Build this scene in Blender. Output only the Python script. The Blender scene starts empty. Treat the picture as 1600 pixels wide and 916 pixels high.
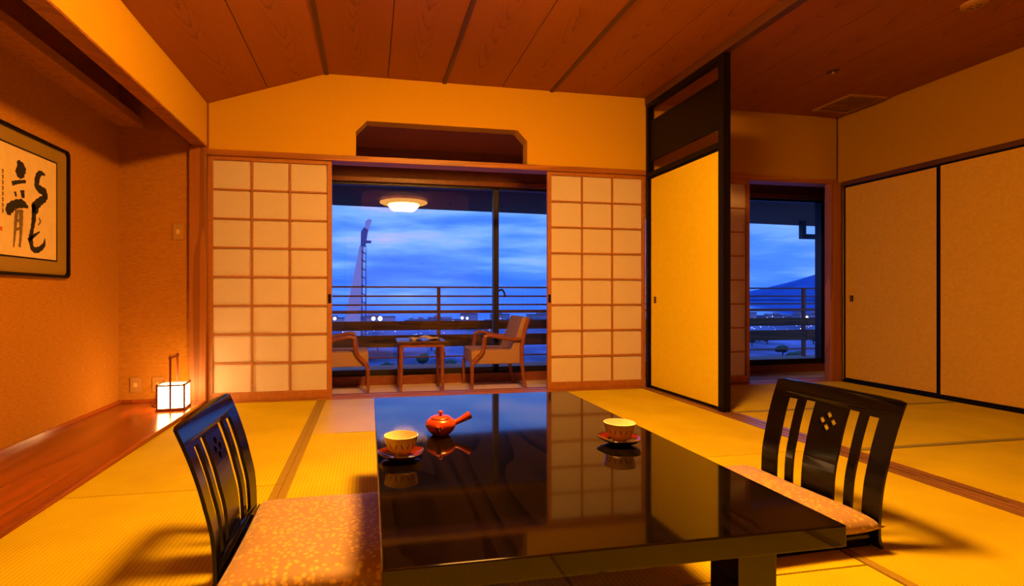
import bpy, bmesh, math, random
from mathutils import Vector, Matrix
random.seed(7)
PI = math.pi
SC = bpy.context.scene
C = SC.collection

# ---------------------------------------------------------------- camera
F_PX, CX, HY, EYE = 782.0, 720.0, 463.0, 0.80
TH = math.atan((CX - 577) / F_PX)
cam = bpy.data.cameras.new('camera')
cam.sensor_width = 36.0
cam.lens = F_PX / 1600 * 36
cam.shift_x = (800 - CX) / 1600
cam.shift_y = (HY - 458) / 1600
cam.clip_start, cam.clip_end = 0.02, 30000
co = bpy.data.objects.new('camera', cam)
co.location = (0, 0, EYE)
co.rotation_euler = (PI / 2, 0, -TH)
C.objects.link(co)
SC.camera = co
SC.view_settings.view_transform = 'Standard'
SC.view_settings.look = 'None'
SC.view_settings.gamma = 1
SC.view_settings.exposure = 0.0
SC.cycles.use_denoising = True
SC.cycles.max_bounces = 10
SC.cycles.diffuse_bounces = 6
SC.cycles.glossy_bounces = 5
SC.cycles.transparent_max_bounces = 16
SC.cycles.caustics_reflective = False
SC.cycles.caustics_refractive = False
SC.cycles.sample_clamp_indirect = 4.0

LAMP_COL = (1.0, 0.42, 0.06)
LAMP_STR = 265.0
LANTERN_COL = (1.0, 0.50, 0.16)
LANTERN_STR = 32.0

# ---------------------------------------------------------------- world: dusk sky with thin cloud
W = bpy.data.worlds.new('dusk_sky')
SC.world = W
W.use_nodes = True
nt = W.node_tree
nt.nodes.clear()
def wn(t, **k):
    n = nt.nodes.new(t)
    for a, b in k.items():
        setattr(n, a, b)
    return n
out = wn('ShaderNodeOutputWorld'); bg = wn('ShaderNodeBackground')
tc = wn('ShaderNodeTexCoord'); mp = wn('ShaderNodeMapping')
mp.inputs['Scale'].default_value = (2.2, 2.2, 15.0)
mp.inputs['Location'].default_value = (0.35, 1.1, 0.4)
nz = wn('ShaderNodeTexNoise'); nz.inputs['Scale'].default_value = 1.6; nz.inputs['Detail'].default_value = 6; nz.inputs['Roughness'].default_value = 0.55
rp = wn('ShaderNodeValToRGB')
e = rp.color_ramp.elements
e[0].position, e[0].color = 0.34, (0.030, 0.135, 0.88, 1)
e[1].position, e[1].color = 0.72, (0.34, 0.36, 0.92, 1)
m_ = e.new(0.47); m_.color = (0.060, 0.200, 0.93, 1)
m_ = e.new(0.60); m_.color = (0.150, 0.330, 1.0, 1)
sep = wn('ShaderNodeSeparateXYZ'); mr = wn('ShaderNodeMapRange')
mr.inputs['From Min'].default_value = -0.01; mr.inputs['From Max'].default_value = 0.2
mr.inputs['To Min'].default_value = -0.07; mr.inputs['To Max'].default_value = 0.09
add = wn('ShaderNodeMath', operation='ADD')
nt.links.new(tc.outputs['Generated'], mp.inputs['Vector'])
nt.links.new(mp.outputs['Vector'], nz.inputs['Vector'])
nt.links.new(tc.outputs['Generated'], sep.inputs[0])
nt.links.new(sep.outputs['Z'], mr.inputs['Value'])
nt.links.new(nz.outputs['Fac'], add.inputs[0]); nt.links.new(mr.outputs[0], add.inputs[1])
nt.links.new(add.outputs[0], rp.inputs['Fac'])
nt.links.new(rp.outputs['Color'], bg.inputs['Color'])
bg.inputs['Strength'].default_value = 1.6
nt.links.new(bg.outputs[0], out.inputs['Surface'])

# ---------------------------------------------------------------- materials
def newmat(name):
    m = bpy.data.materials.new(name); m.use_nodes = True
    t = m.node_tree; b = t.nodes['Principled BSDF']
    return m, t, b
def pbr(name, col, rough=0.5, spec=0.5, metal=0.0, coat=0.0, bump=None, var=None):
    """plain material; bump=(scale,strength), var=(scale,amount)"""
    m, t, b = newmat(name)
    b.inputs['Base Color'].default_value = (*col, 1)
    b.inputs['Roughness'].default_value = rough
    b.inputs['Specular IOR Level'].default_value = spec
    b.inputs['Metallic'].default_value = metal
    b.inputs['Coat Weight'].default_value = coat
    b.inputs['Coat Roughness'].default_value = 0.08
    if var or bump:
        tcn = t.nodes.new('ShaderNodeTexCoord')
    if var:
        n = t.nodes.new('ShaderNodeTexNoise'); n.inputs['Scale'].default_value = var[0]; n.inputs['Detail'].default_value = 5
        r = t.nodes.new('ShaderNodeValToRGB')
        k = var[1]
        r.color_ramp.elements[0].position = .3; r.color_ramp.elements[1].position = .7
        r.color_ramp.elements[0].color = (*[max(0, c_ * (1 - k)) for c_ in col], 1)
        r.color_ramp.elements[1].color = (*[min(1, c_ * (1 + k)) for c_ in col], 1)
        t.links.new(tcn.outputs['Object'], n.inputs['Vector']); t.links.new(n.outputs['Fac'], r.inputs['Fac'])
        t.links.new(r.outputs['Color'], b.inputs['Base Color'])
    if bump:
        n2 = t.nodes.new('ShaderNodeTexNoise'); n2.inputs['Scale'].default_value = bump[0]; n2.inputs['Detail'].default_value = 4
        bp = t.nodes.new('ShaderNodeBump'); bp.inputs['Strength'].default_value = bump[1]; bp.inputs['Distance'].default_value = 0.004
        t.links.new(tcn.outputs['Object'], n2.inputs['Vector']); t.links.new(n2.outputs['Fac'], bp.inputs['Height'])
        t.links.new(bp.outputs['Normal'], b.inputs['Normal'])
    return m
def wood(name, c_lo, c_hi, stretch=(6, .35, 6), rough=0.45, ring=9.0, spec=0.4, coat=0.0, contrast=(.35, .75), bump=0.05, dist=5.0):
    """long cathedral grain along the axis with the smallest stretch; each object gets its own cut"""
    m, t, b = newmat(name)
    N = t.nodes.new
    tcn = N('ShaderNodeTexCoord'); oi = N('ShaderNodeObjectInfo')
    mul = N('ShaderNodeVectorMath'); mul.operation = 'MULTIPLY'; mul.inputs[1].default_value = stretch
    sc = N('ShaderNodeMath'); sc.operation = 'MULTIPLY'; sc.inputs[1].default_value = 37.0
    ad = N('ShaderNodeVectorMath'); ad.operation = 'ADD'
    t.links.new(tcn.outputs['Object'], mul.inputs[0]); t.links.new(oi.outputs['Random'], sc.inputs[0])
    t.links.new(mul.outputs[0], ad.inputs[0]); t.links.new(sc.outputs[0], ad.inputs[1])
    n1 = N('ShaderNodeTexNoise'); n1.inputs['Scale'].default_value = .55; n1.inputs['Detail'].default_value = 2; n1.inputs['Distortion'].default_value = .6
    rg = N('ShaderNodeMath'); rg.operation = 'MULTIPLY'; rg.inputs[1].default_value = ring
    sn = N('ShaderNodeMath'); sn.operation = 'FRACT'
    n2 = N('ShaderNodeTexNoise'); n2.inputs['Scale'].default_value = dist; n2.inputs['Detail'].default_value = 6
    mx = N('ShaderNodeMix'); mx.data_type = 'FLOAT'; mx.inputs[0].default_value = .45
    r = N('ShaderNodeValToRGB'); el = r.color_ramp.elements
    el[0].position, el[1].position = contrast
    el[0].color, el[1].color = (*c_hi, 1), (*c_lo, 1)
    t.links.new(ad.outputs[0], n1.inputs['Vector']); t.links.new(ad.outputs[0], n2.inputs['Vector'])
    t.links.new(n1.outputs['Fac'], rg.inputs[0]); t.links.new(rg.outputs[0], sn.inputs[0])
    t.links.new(sn.outputs[0], mx.inputs[2]); t.links.new(n2.outputs['Fac'], mx.inputs[3])
    t.links.new(mx.outputs[0], r.inputs['Fac']); t.links.new(r.outputs['Color'], b.inputs['Base Color'])
    bp = N('ShaderNodeBump'); bp.inputs['Strength'].default_value = bump; bp.inputs['Distance'].default_value = .003; bp.invert = True
    t.links.new(mx.outputs[0], bp.inputs['Height']); t.links.new(bp.outputs['Normal'], b.inputs['Normal'])
    b.inputs['Roughness'].default_value = rough; b.inputs['Specular IOR Level'].default_value = spec
    b.inputs['Coat Weight'].default_value = coat; b.inputs['Coat Roughness'].default_value = .06
    return m
def cathedral(name, c_line, c_base):
    """flat-sawn cedar board: nested arches down the middle of each plank, straight grain at its sides"""
    m, t, b = newmat(name); N = t.nodes.new; L = t.links.new
    def math_(op, a, c=None):
        n = N('ShaderNodeMath'); n.operation = op
        for k, q in enumerate((a, c)):
            if q is None: continue
            if isinstance(q, (int, float)): n.inputs[k].default_value = q
            else: L(q, n.inputs[k])
        return n.outputs[0]
    tcn = N('ShaderNodeTexCoord'); oi = N('ShaderNodeObjectInfo'); sp_ = N('ShaderNodeSeparateXYZ'); L(tcn.outputs['Object'], sp_.inputs[0])
    off = math_('MULTIPLY', oi.outputs['Random'], 31.0)
    cb = N('ShaderNodeCombineXYZ'); L(math_('MULTIPLY', sp_.outputs['X'], 9.0), cb.inputs[0]); L(math_('ADD', math_('MULTIPLY', sp_.outputs['Y'], 2.6), off), cb.inputs[1])
    n1 = N('ShaderNodeTexNoise'); n1.inputs['Scale'].default_value = 1.0; n1.inputs['Detail'].default_value = 4; L(cb.outputs[0], n1.inputs['Vector'])
    x0 = math_('ADD', sp_.outputs['X'], math_('MULTIPLY', math_('SUBTRACT', n1.outputs['Fac'], .5), .16))
    x2 = math_('MULTIPLY', x0, x0)
    ph = math_('ADD', math_('ADD', math_('MULTIPLY', x2, 150.0), math_('MULTIPLY', sp_.outputs['Y'], 2.3)), math_('ADD', math_('MULTIPLY', n1.outputs['Fac'], 1.6), off))
    fr_ = math_('FRACT', math_('MULTIPLY', ph, 2.2))
    line = math_('POWER', fr_, 5.0)
    mask = math_('POWER', 2.718, math_('MULTIPLY', x2, -130.0))
    cb2 = N('ShaderNodeCombineXYZ'); L(math_('MULTIPLY', sp_.outputs['X'], 75.0), cb2.inputs[0]); L(math_('ADD', math_('MULTIPLY', sp_.outputs['Y'], 1.2), off), cb2.inputs[1])
    n2 = N('ShaderNodeTexNoise'); n2.inputs['Scale'].default_value = 1.0; n2.inputs['Detail'].default_value = 3; L(cb2.outputs[0], n2.inputs['Vector'])
    n3 = N('ShaderNodeTexNoise'); n3.inputs['Scale'].default_value = 6.0; n3.inputs['Detail'].default_value = 3; L(cb.outputs[0], n3.inputs['Vector'])
    arch = math_('MULTIPLY', math_('MULTIPLY', line, mask), math_('MULTIPLY', n3.outputs['Fac'], 1.3))
    fac = math_('ADD', arch, math_('MULTIPLY', math_('SUBTRACT', n2.outputs['Fac'], .35), .35))
    mx = N('ShaderNodeMix'); mx.data_type = 'RGBA'; mx.clamp_factor = True
    L(fac, mx.inputs[0]); mx.inputs[6].default_value = (*c_base, 1); mx.inputs[7].default_value = (*c_line, 1)
    L(mx.outputs[2], b.inputs['Base Color'])
    b.inputs['Roughness'].default_value = .55; b.inputs['Specular IOR Level'].default_value = .3
    return m
def paperwall(name, col, col2, scale=(60, 60, 220), amt=.12, rough=.85):
    """wallpaper with a fine horizontal fibre"""
    m, t, b = newmat(name); N = t.nodes.new
    tcn = N('ShaderNodeTexCoord'); mul = N('ShaderNodeMapping'); mul.inputs['Scale'].default_value = scale
    n = N('ShaderNodeTexNoise'); n.inputs['Scale'].default_value = 1.0; n.inputs['Detail'].default_value = 4
    r = N('ShaderNodeValToRGB'); r.color_ramp.elements[0].position = .3; r.color_ramp.elements[1].position = .7
    r.color_ramp.elements[0].color = (*col2, 1); r.color_ramp.elements[1].color = (*col, 1)
    bp = N('ShaderNodeBump'); bp.inputs['Strength'].default_value = amt; bp.inputs['Distance'].default_value = .002
    t.links.new(tcn.outputs['Object'], mul.inputs[0]); t.links.new(mul.outputs[0], n.inputs['Vector'])
    t.links.new(n.outputs['Fac'], r.inputs['Fac']); t.links.new(r.outputs['Color'], b.inputs['Base Color'])
    t.links.new(n.outputs['Fac'], bp.inputs['Height']); t.links.new(bp.outputs['Normal'], b.inputs['Normal'])
    b.inputs['Roughness'].default_value = rough; b.inputs['Specular IOR Level'].default_value = .03
    return m
def tatami(name, rough, spec, rot):
    m, t, b = newmat(name); N = t.nodes.new
    tcn = N('ShaderNodeTexCoord'); mp_ = N('ShaderNodeMapping'); mp_.inputs['Rotation'].default_value = (0, 0, rot)
    w = N('ShaderNodeTexWave'); w.wave_type = 'BANDS'; w.bands_direction = 'X'; w.inputs['Scale'].default_value = 21.0; w.inputs['Distortion'].default_value = .25
    w2 = N('ShaderNodeTexWave'); w2.wave_type = 'BANDS'; w2.bands_direction = 'Y'; w2.inputs['Scale'].default_value = 52.0; w2.inputs['Distortion'].default_value = .5
    n = N('ShaderNodeTexNoise'); n.inputs['Scale'].default_value = 3.0; n.inputs['Detail'].default_value = 5
    m1 = N('ShaderNodeMath'); m1.operation = 'MULTIPLY'
    m2 = N('ShaderNodeMix'); m2.data_type = 'FLOAT'; m2.inputs[0].default_value = .55
    r = N('ShaderNodeValToRGB'); el = r.color_ramp.elements
    el[0].position, el[0].color = 0.05, (.34, .25, .004, 1)
    el[1].position, el[1].color = 0.70, (.60, .485, .007, 1)
    t.links.new(tcn.outputs['Object'], mp_.inputs[0])
    for q in (w, w2): t.links.new(mp_.outputs[0], q.inputs['Vector'])
    t.links.new(tcn.outputs['Object'], n.inputs['Vector'])
    t.links.new(w.outputs['Fac'], m1.inputs[0]); t.links.new(w2.outputs['Fac'], m1.inputs[1])
    t.links.new(m1.outputs[0], m2.inputs[2]); t.links.new(n.outputs['Fac'], m2.inputs[3])
    t.links.new(m2.outputs[0], r.inputs['Fac']); t.links.new(r.outputs['Color'], b.inputs['Base Color'])
    bp = N('ShaderNodeBump'); bp.inputs['Strength'].default_value = .25; bp.inputs['Distance'].default_value = .0015
    t.links.new(m1.outputs[0], bp.inputs['Height']); t.links.new(bp.outputs['Normal'], b.inputs['Normal'])
    b.inputs['Roughness'].default_value = rough; b.inputs['Specular IOR Level'].default_value = spec
    return m
def emit(name, col, strength):
    m = bpy.data.materials.new(name); m.use_nodes = True; t = m.node_tree; t.nodes.clear()
    o = t.nodes.new('ShaderNodeOutputMaterial'); e_ = t.nodes.new('ShaderNodeEmission')
    e_.inputs['Color'].default_value = (*col, 1); e_.inputs['Strength'].default_value = strength
    t.links.new(e_.outputs[0], o.inputs['Surface'])
    return m
def glassmat(name, ior=1.5):
    m = bpy.data.materials.new(name); m.use_nodes = True; t = m.node_tree; t.nodes.clear(); N = t.nodes.new
    o = N('ShaderNodeOutputMaterial'); mx = N('ShaderNodeMixShader'); tr = N('ShaderNodeBsdfTransparent'); gl = N('ShaderNodeBsdfGlossy')
    gl.inputs['Roughness'].default_value = 0.0
    tr.inputs['Color'].default_value = (.97, .985, .98, 1)
    geo = N('ShaderNodeNewGeometry'); im = N('ShaderNodeMix'); im.data_type = 'FLOAT'
    im.inputs[2].default_value = ior; im.inputs[3].default_value = 1 / ior   # thin pane: the same reflectance at both faces
    fr = N('ShaderNodeFresnel')
    t.links.new(geo.outputs['Backfacing'], im.inputs[0]); t.links.new(im.outputs[0], fr.inputs['IOR'])
    t.links.new(fr.outputs[0], mx.inputs[0]); t.links.new(tr.outputs[0], mx.inputs[1]); t.links.new(gl.outputs[0], mx.inputs[2])
    t.links.new(mx.outputs[0], o.inputs['Surface'])
    return m
def shoji_paper(name):
    m = bpy.data.materials.new(name); m.use_nodes = True; t = m.node_tree; t.nodes.clear(); N = t.nodes.new
    o = N('ShaderNodeOutputMaterial'); mx = N('ShaderNodeMixShader'); d = N('ShaderNodeBsdfDiffuse'); tl = N('ShaderNodeBsdfTranslucent')
    tcn = N('ShaderNodeTexCoord'); n = N('ShaderNodeTexNoise'); n.inputs['Scale'].default_value = 40; n.inputs['Detail'].default_value = 5
    r = N('ShaderNodeValToRGB'); r.color_ramp.elements[0].color = (.62, .52, .46, 1); r.color_ramp.elements[1].color = (.68, .58, .52, 1)
    t.links.new(tcn.outputs['Object'], n.inputs['Vector']); t.links.new(n.outputs['Fac'], r.inputs['Fac']); t.links.new(r.outputs[0], d.inputs['Color'])
    tl.inputs['Color'].default_value = (.85, .83, .78, 1)
    mx.inputs[0].default_value = .18
    t.links.new(d.outputs[0], mx.inputs[1]); t.links.new(tl.outputs[0], mx.inputs[2]); t.links.new(mx.outputs[0], o.inputs['Surface'])
    return m
def brocade(name):
    m, t, b = newmat(name); N = t.nodes.new
    tcn = N('ShaderNodeTexCoord'); v = N('ShaderNodeTexVoronoi'); v.inputs['Scale'].default_value = 60; v.inputs['Randomness'].default_value = .8
    n = N('ShaderNodeTexNoise'); n.inputs['Scale'].default_value = 70; n.inputs['Detail'].default_value = 3
    ad = N('ShaderNodeMath'); ad.operation = 'MULTIPLY_ADD'; ad.inputs[1].default_value = .5; 
    r = N('ShaderNodeValToRGB'); el = r.color_ramp.elements
    el[0].position, el[0].color = .50, (.58, .37, .09, 1)
    el[1].position, el[1].color = .70, (.31, .185, .09, 1)
    t.links.new(tcn.outputs['Object'], v.inputs['Vector']); t.links.new(tcn.outputs['Object'], n.inputs['Vector'])
    t.links.new(n.outputs['Fac'], ad.inputs[0]); t.links.new(v.outputs['Distance'], ad.inputs[2])
    t.links.new(ad.outputs[0], r.inputs['Fac']); t.links.new(r.outputs[0], b.inputs['Base Color'])
    b.inputs['Roughness'].default_value = .55; b.inputs['Sheen Weight'].default_value = .25
    return m

M = {}
M['tatami'] = tatami('tatami_straw', .8, .06, 0)
M['tatami_x'] = tatami('tatami_straw_across', .8, .06, PI / 2)
M['tatami_sheen'] = tatami('tatami_straw_lengthwise_sheen', .36, .75, PI / 2)
M['heri'] = pbr('border_cloth', (.25, .17, .012), .8, .2, var=(90, .12))
M['heri_green'] = pbr('border_cloth_olive', (.22, .19, .05), .8, .2, var=(90, .12))
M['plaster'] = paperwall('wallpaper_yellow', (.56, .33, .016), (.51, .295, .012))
M['plaster_side_dimmed'] = paperwall('wallpaper_side_room_dimmed', (.39, .215, .010), (.35, .19, .008))  # yellow wallpaper darkened: the side room's weaker light is put into the colour
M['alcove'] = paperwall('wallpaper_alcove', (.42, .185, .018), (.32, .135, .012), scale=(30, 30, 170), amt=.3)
M['ceil'] = cathedral('ceiling_board', (.115, .024, .002), (.285, .086, .005))
M['batten'] = pbr('batten_wood', (.075, .022, .005), .5)
M['pillar'] = wood('cedar', (.20, .065, .010), (.30, .105, .018), stretch=(9, 9, .35), rough=.45, ring=4)
M['lattice'] = pbr('lattice_wood', (.32, .115, .022), .5, var=(30, .15))
M['beamwood'] = wood('cedar_beam', (.24, .085, .014), (.36, .135, .025), stretch=(.5, 9, 9), rough=.45)
M['sill'] = wood('track_wood', (.15, .065, .030), (.24, .11, .05), stretch=(9, .5, 9), rough=.32)
M['board'] = wood('alcove_board', (.17, .030, .004), (.28, .060, .008), stretch=(6, .4, 6), rough=.22, ring=6, coat=.25, spec=.4, bump=.004)
M['black'] = pbr('black_lacquer', (.002, .0016, .0016), .15, .26)
M['blackframe'] = pbr('black_lacquer_frame', (.003, .002, .002), .42, .15)
M['table'] = wood('black_lacquered_wood', (.0012, .001, .001), (.005, .003, .002), stretch=(6, .7, 6), rough=.05, ring=12, spec=.5, contrast=(.5, .85), bump=.0012)
M['fusuma'] = paperwall('fusuma_paper', (.68, .54, .018), (.64, .50, .014), scale=(25, 25, 25), amt=.05)
M['paper'] = shoji_paper('shoji_paper')
M['brass'] = pbr('dark_brass', (.16, .05, .02), .4, .5, .6)
M['winframe'] = pbr('bronze_aluminium', (.018, .010, .009), .4, .5)
M['glass'] = glassmat('window_glass')
M['carpet'] = pbr('carpet', (.78, .58, .52), .95, .1, bump=(300, .3), var=(60, .12))
M['darkwall'] = pbr('dark_wood_wall', (.17, .055, .032), .6, .3, var=(6, .15))
M['darkceil'] = pbr('dark_ceiling', (.34, .10, .05), .7, .3)
M['lampglass'] = emit('lamp_diffuser', LAMP_COL, LAMP_STR)
M['lampshade'] = emit('lamp_outer_shade', (1.0, .40, .06), 14.0)
M['lamprim'] = pbr('lamp_rim_wood', (.55, .36, .16), .4)
M['lantpaper'] = emit('lantern_paper', LANTERN_COL, LANTERN_STR)
M['lantwood'] = pbr('lantern_wood', (.16, .035, .012), .4)
M['brocade'] = brocade('brocade')
M['cream'] = pbr('plastic_plate', (.36, .19, .045), .4)
M['creambtn'] = pbr('switch_rocker', (.6, .40, .16), .35)
M['goldmat'] = pbr('olive_gold_mount', (.25, .155, .018), .6, .3, var=(200, .15))
M['washi'] = pbr('cream_paper', (.64, .47, .22), .9, .1, var=(20, .05))
M['ink'] = pbr('ink_black', (.025, .020, .016), .8, .1)
M['ink2'] = pbr('ink_grey', (.16, .105, .05), .85, .1)
M['seal'] = pbr('seal_red', (.55, .12, .02), .85, .1)
M['clay'] = pbr('red_clay', (.42, .045, .012), .28, .5, bump=(120, .03))
M['porc'] = pbr('cream_porcelain', (.86, .80, .62), .15, .5, coat=.4)
M['glaze'] = pbr('cup_pattern_ink', (.30, .19, .10), .3)
M['saucer'] = pbr('red_lacquer', (.11, .010, .008), .12, .5, coat=.6)
M['saucer_rim'] = pbr('black_lacquer_gloss', (.012, .008, .01), .08, .5, coat=.5)
M['chairwood'] = pbr('reddish_chair_wood', (.27, .075, .022), .35, .5, var=(20, .2))
M['uphol'] = pbr('beige_upholstery', (.40, .235, .15), .9, .2, bump=(250, .2))
M['tabletopglass'] = pbr('glossy_side_table_top', (.10, .05, .035), .06, .6, coat=.8)
M['cloth'] = pbr('pale_cloth', (.66, .52, .50), .9, .2)
M['rail'] = pbr('balcony_metal', (.26, .10, .06), .5, .2)
M['boards'] = wood('balcony_timber', (.07, .028, .004), (.17, .068, .010), stretch=(.5, 8, 8), rough=.6)
M['concrete'] = pbr('balcony_concrete', (.30, .26, .28), .9, .2, var=(5, .12))
M['soffit_out'] = pbr('eave_soffit', (.16, .07, .03), .8, .2)
M['vent'] = pbr('vent_metal', (.34, .17, .05), .5, .3)
M['mast'] = pbr('mast_concrete_warm_lit', (1.0, .60, .62), .9, .1)  # pink tint stands in for warm stadium light on pale concrete
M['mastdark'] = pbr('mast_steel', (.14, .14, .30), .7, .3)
M['hill'] = pbr('hazy_forest_slope', (.035, .12, .42), 1.0, .0, var=(.004, .2))  # blue distance haze mixed into the slope's own colour
M['ground'] = pbr('hazy_town_ground', (.11, .15, .34), .95, .1, var=(.02, .8))  # bluish haze over the town painted into the ground colour
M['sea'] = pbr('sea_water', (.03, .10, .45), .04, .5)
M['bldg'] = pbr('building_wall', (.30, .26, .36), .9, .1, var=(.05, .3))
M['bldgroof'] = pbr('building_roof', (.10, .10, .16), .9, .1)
M['foliage'] = pbr('tree_leaves', (.05, .08, .05), .95, .1, var=(.3, .4))
M['trunk'] = pbr('tree_bark', (.08, .05, .03), .9, .1)
M['townlight'] = emit('town_lamp', (1.0, .82, .75), 6.0)
M['flood'] = emit('floodlight', (1.0, .95, 1.0), 9.0)

# ---------------------------------------------------------------- helpers
def obj(name, bm, mat, parent=None, loc=None, rot=None, smooth=False):
    me = bpy.data.meshes.new(name)
    bm.normal_update(); bm.to_mesh(me); bm.free()
    for m in (mat if isinstance(mat, (list, tuple)) else [mat]):
        me.materials.append(M[m] if isinstance(m, str) else m)
    if smooth:
        for p in me.polygons: p.use_smooth = True
    return link(name, me, parent, loc, rot)
def link(name, me, parent=None, loc=None, rot=None):
    o = bpy.data.objects.new(name, me); C.objects.link(o)
    if parent: o.parent = parent
    if loc: o.location = loc
    if rot: o.rotation_euler = rot
    return o
def tag(o, label=None, cat=None, group=None, kind=None):
    if label: o['label'] = label
    if cat: o['category'] = cat
    if group: o['group'] = group
    if kind: o['kind'] = kind
    return o
def thing(name, label, cat, loc=(0, 0, 0), rz=0, group=None):
    o = bpy.data.objects.new(name, None); C.objects.link(o)
    o.empty_display_size = .05
    o.location = loc; o.rotation_euler = (0, 0, rz)
    return tag(o, label, cat, group)
def struct(name, bm, mat, label=None, smooth=False):
    return tag(obj(name, bm, mat, smooth=smooth), label, None, None, 'structure')
def copy_tree(o, parent=None):
    c = o.copy(); C.objects.link(c); c.parent = parent
    for ch in list(o.children): copy_tree(ch, c)
    return c
def nb(): return bmesh.new()
def box(bm, x0, x1, y0, y1, z0, z1, mi=0, bev=0.0):
    vs = [bm.verts.new((x, y, z)) for x in (x0, x1) for y in (y0, y1) for z in (z0, z1)]
    fs = [bm.faces.new([vs[i] for i in q]) for q in ((0, 1, 3, 2), (4, 6, 7, 5), (0, 4, 5, 1), (2, 3, 7, 6), (0, 2, 6, 4), (1, 5, 7, 3))]
    for f in fs: f.material_index = mi
    if bev:
        es = list({e_ for f in fs for e_ in f.edges})
        bmesh.ops.bevel(bm, geom=es, offset=bev, segments=2, affect='EDGES', profile=.6)
    return bm
def bx(*a, **k): return box(nb(), *a, **k)
def prism(bm, poly, axis, lo, hi, mi=0):
    """poly: list of 2D points; axis 'x': (y,z); 'y': (x,z); 'z': (x,y)"""
    def P(p, h):
        return (h, p[0], p[1]) if axis == 'x' else (p[0], h, p[1]) if axis == 'y' else (p[0], p[1], h)
    a = [bm.verts.new(P(p, lo)) for p in poly]; b = [bm.verts.new(P(p, hi)) for p in poly]
    f = [bm.faces.new(a), bm.faces.new(b)]
    n = len(poly)
    for i in range(n): f.append(bm.faces.new((a[i], a[(i + 1) % n], b[(i + 1) % n], b[i])))
    for q in f: q.material_index = mi
    bmesh.ops.recalc_face_normals(bm, faces=f)
    if n > 4: bmesh.ops.triangulate(bm, faces=f[:2])
    return bm
def tube(bm, pts, r, seg=10, caps=True, flat=1.0, mi=0):
    pts = [Vector(p) for p in pts]; n = len(pts)
    rs = r if isinstance(r, (list, tuple)) else [r] * n
    rings = []; up = None
    for i, p in enumerate(pts):
        d = (pts[min(i + 1, n - 1)] - pts[max(i - 1, 0)]).normalized()
        if up is None:
            up = Vector((0, 1, 0)) if abs(d.y) < .9 else Vector((1, 0, 0))
        s_ = d.cross(up).normalized(); up = s_.cross(d).normalized()
        rings.append([bm.verts.new(p + (s_ * math.cos(2 * PI * k / seg) + up * flat * math.sin(2 * PI * k / seg)) * rs[i]) for k in range(seg)])
    for i in range(n - 1):
        for k in range(seg):
            f = bm.faces.new((rings[i][k], rings[i][(k + 1) % seg], rings[i + 1][(k + 1) % seg], rings[i + 1][k])); f.material_index = mi
    if caps:
        bm.faces.new(list(reversed(rings[0]))).material_index = mi; bm.faces.new(rings[-1]).material_index = mi
    bmesh.ops.recalc_face_normals(bm, faces=bm.faces[:])
    return bm
def lathe(bm, prof, seg=32, mi=0):
    rings = []
    for (r, z) in prof:
        rings.append([bm.verts.new((0, 0, z))] if r < 1e-6 else [bm.verts.new((r * math.cos(2 * PI * k / seg), r * math.sin(2 * PI * k / seg), z)) for k in range(seg)])
    for a, b in zip(rings[:-1], rings[1:]):
        for k in range(seg):
            k2 = (k + 1) % seg
            if len(a) == 1 and len(b) == 1: continue
            if len(a) == 1: f = bm.faces.new((a[0], b[k], b[k2]))
            elif len(b) == 1: f = bm.faces.new((a[k], b[0], a[k2]))
            else: f = bm.faces.new((a[k], b[k], b[k2], a[k2]))
            f.material_index = mi
    bmesh.ops.recalc_face_normals(bm, faces=bm.faces[:])
    return bm
def smooth_path(pts, n=6):
    """Catmull-Rom through the points"""
    P = [Vector(p) for p in pts]; P = [P[0] * 2 - P[1]] + P + [P[-1] * 2 - P[-2]]
    out_ = []
    for i in range(1, len(P) - 2):
        for k in range(n):
            t = k / n
            out_.append(.5 * ((2 * P[i]) + (P[i + 1] - P[i - 1]) * t + (2 * P[i - 1] - 5 * P[i] + 4 * P[i + 1] - P[i + 2]) * t * t + (3 * P[i] - P[i - 1] - 3 * P[i + 1] + P[i + 2]) * t ** 3))
    out_.append(P[-2])
    return out_
def shade(o, ang=35):
    me = o.data
    for p in me.polygons: p.use_smooth = True
    me.set_sharp_from_angle(angle=math.radians(ang))
    return o
cT, sT = math.cos(TH), math.sin(TH)
def far_pt(px, py, Y):
    """where something seen in the photograph stands if it is Y metres out"""
    a = (px - CX) / F_PX; b = (HY - py) / F_PX
    rx, ry = a * cT + sT, cT - a * sT
    return Vector((rx / ry * Y, Y, EYE + b / ry * Y))

# ---------------------------------------------------------------- room sizes
XL, XP, XR = -1.20, 2.42, 4.39           # alcove edge, partition line, right wall
YF, YN = 4.05, -1.70                     # far (shoji) wall, wall behind the viewer
ZC, ZC2, ZS = 2.545, 2.50, 2.25          # ceiling main, ceiling side room, low edge of the slope
XRIDGE = -0.33
ZK, ZK2 = 1.865, 1.91                    # lintel underside / top
XA, ZSOF, YA = -1.80, 1.93, 1.35         # alcove back wall, soffit underside, near end of alcove
YW, ZSUN, XSUN = 5.35, -0.13, 5.75       # window plane, sunroom floor level, sunroom right end

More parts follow.
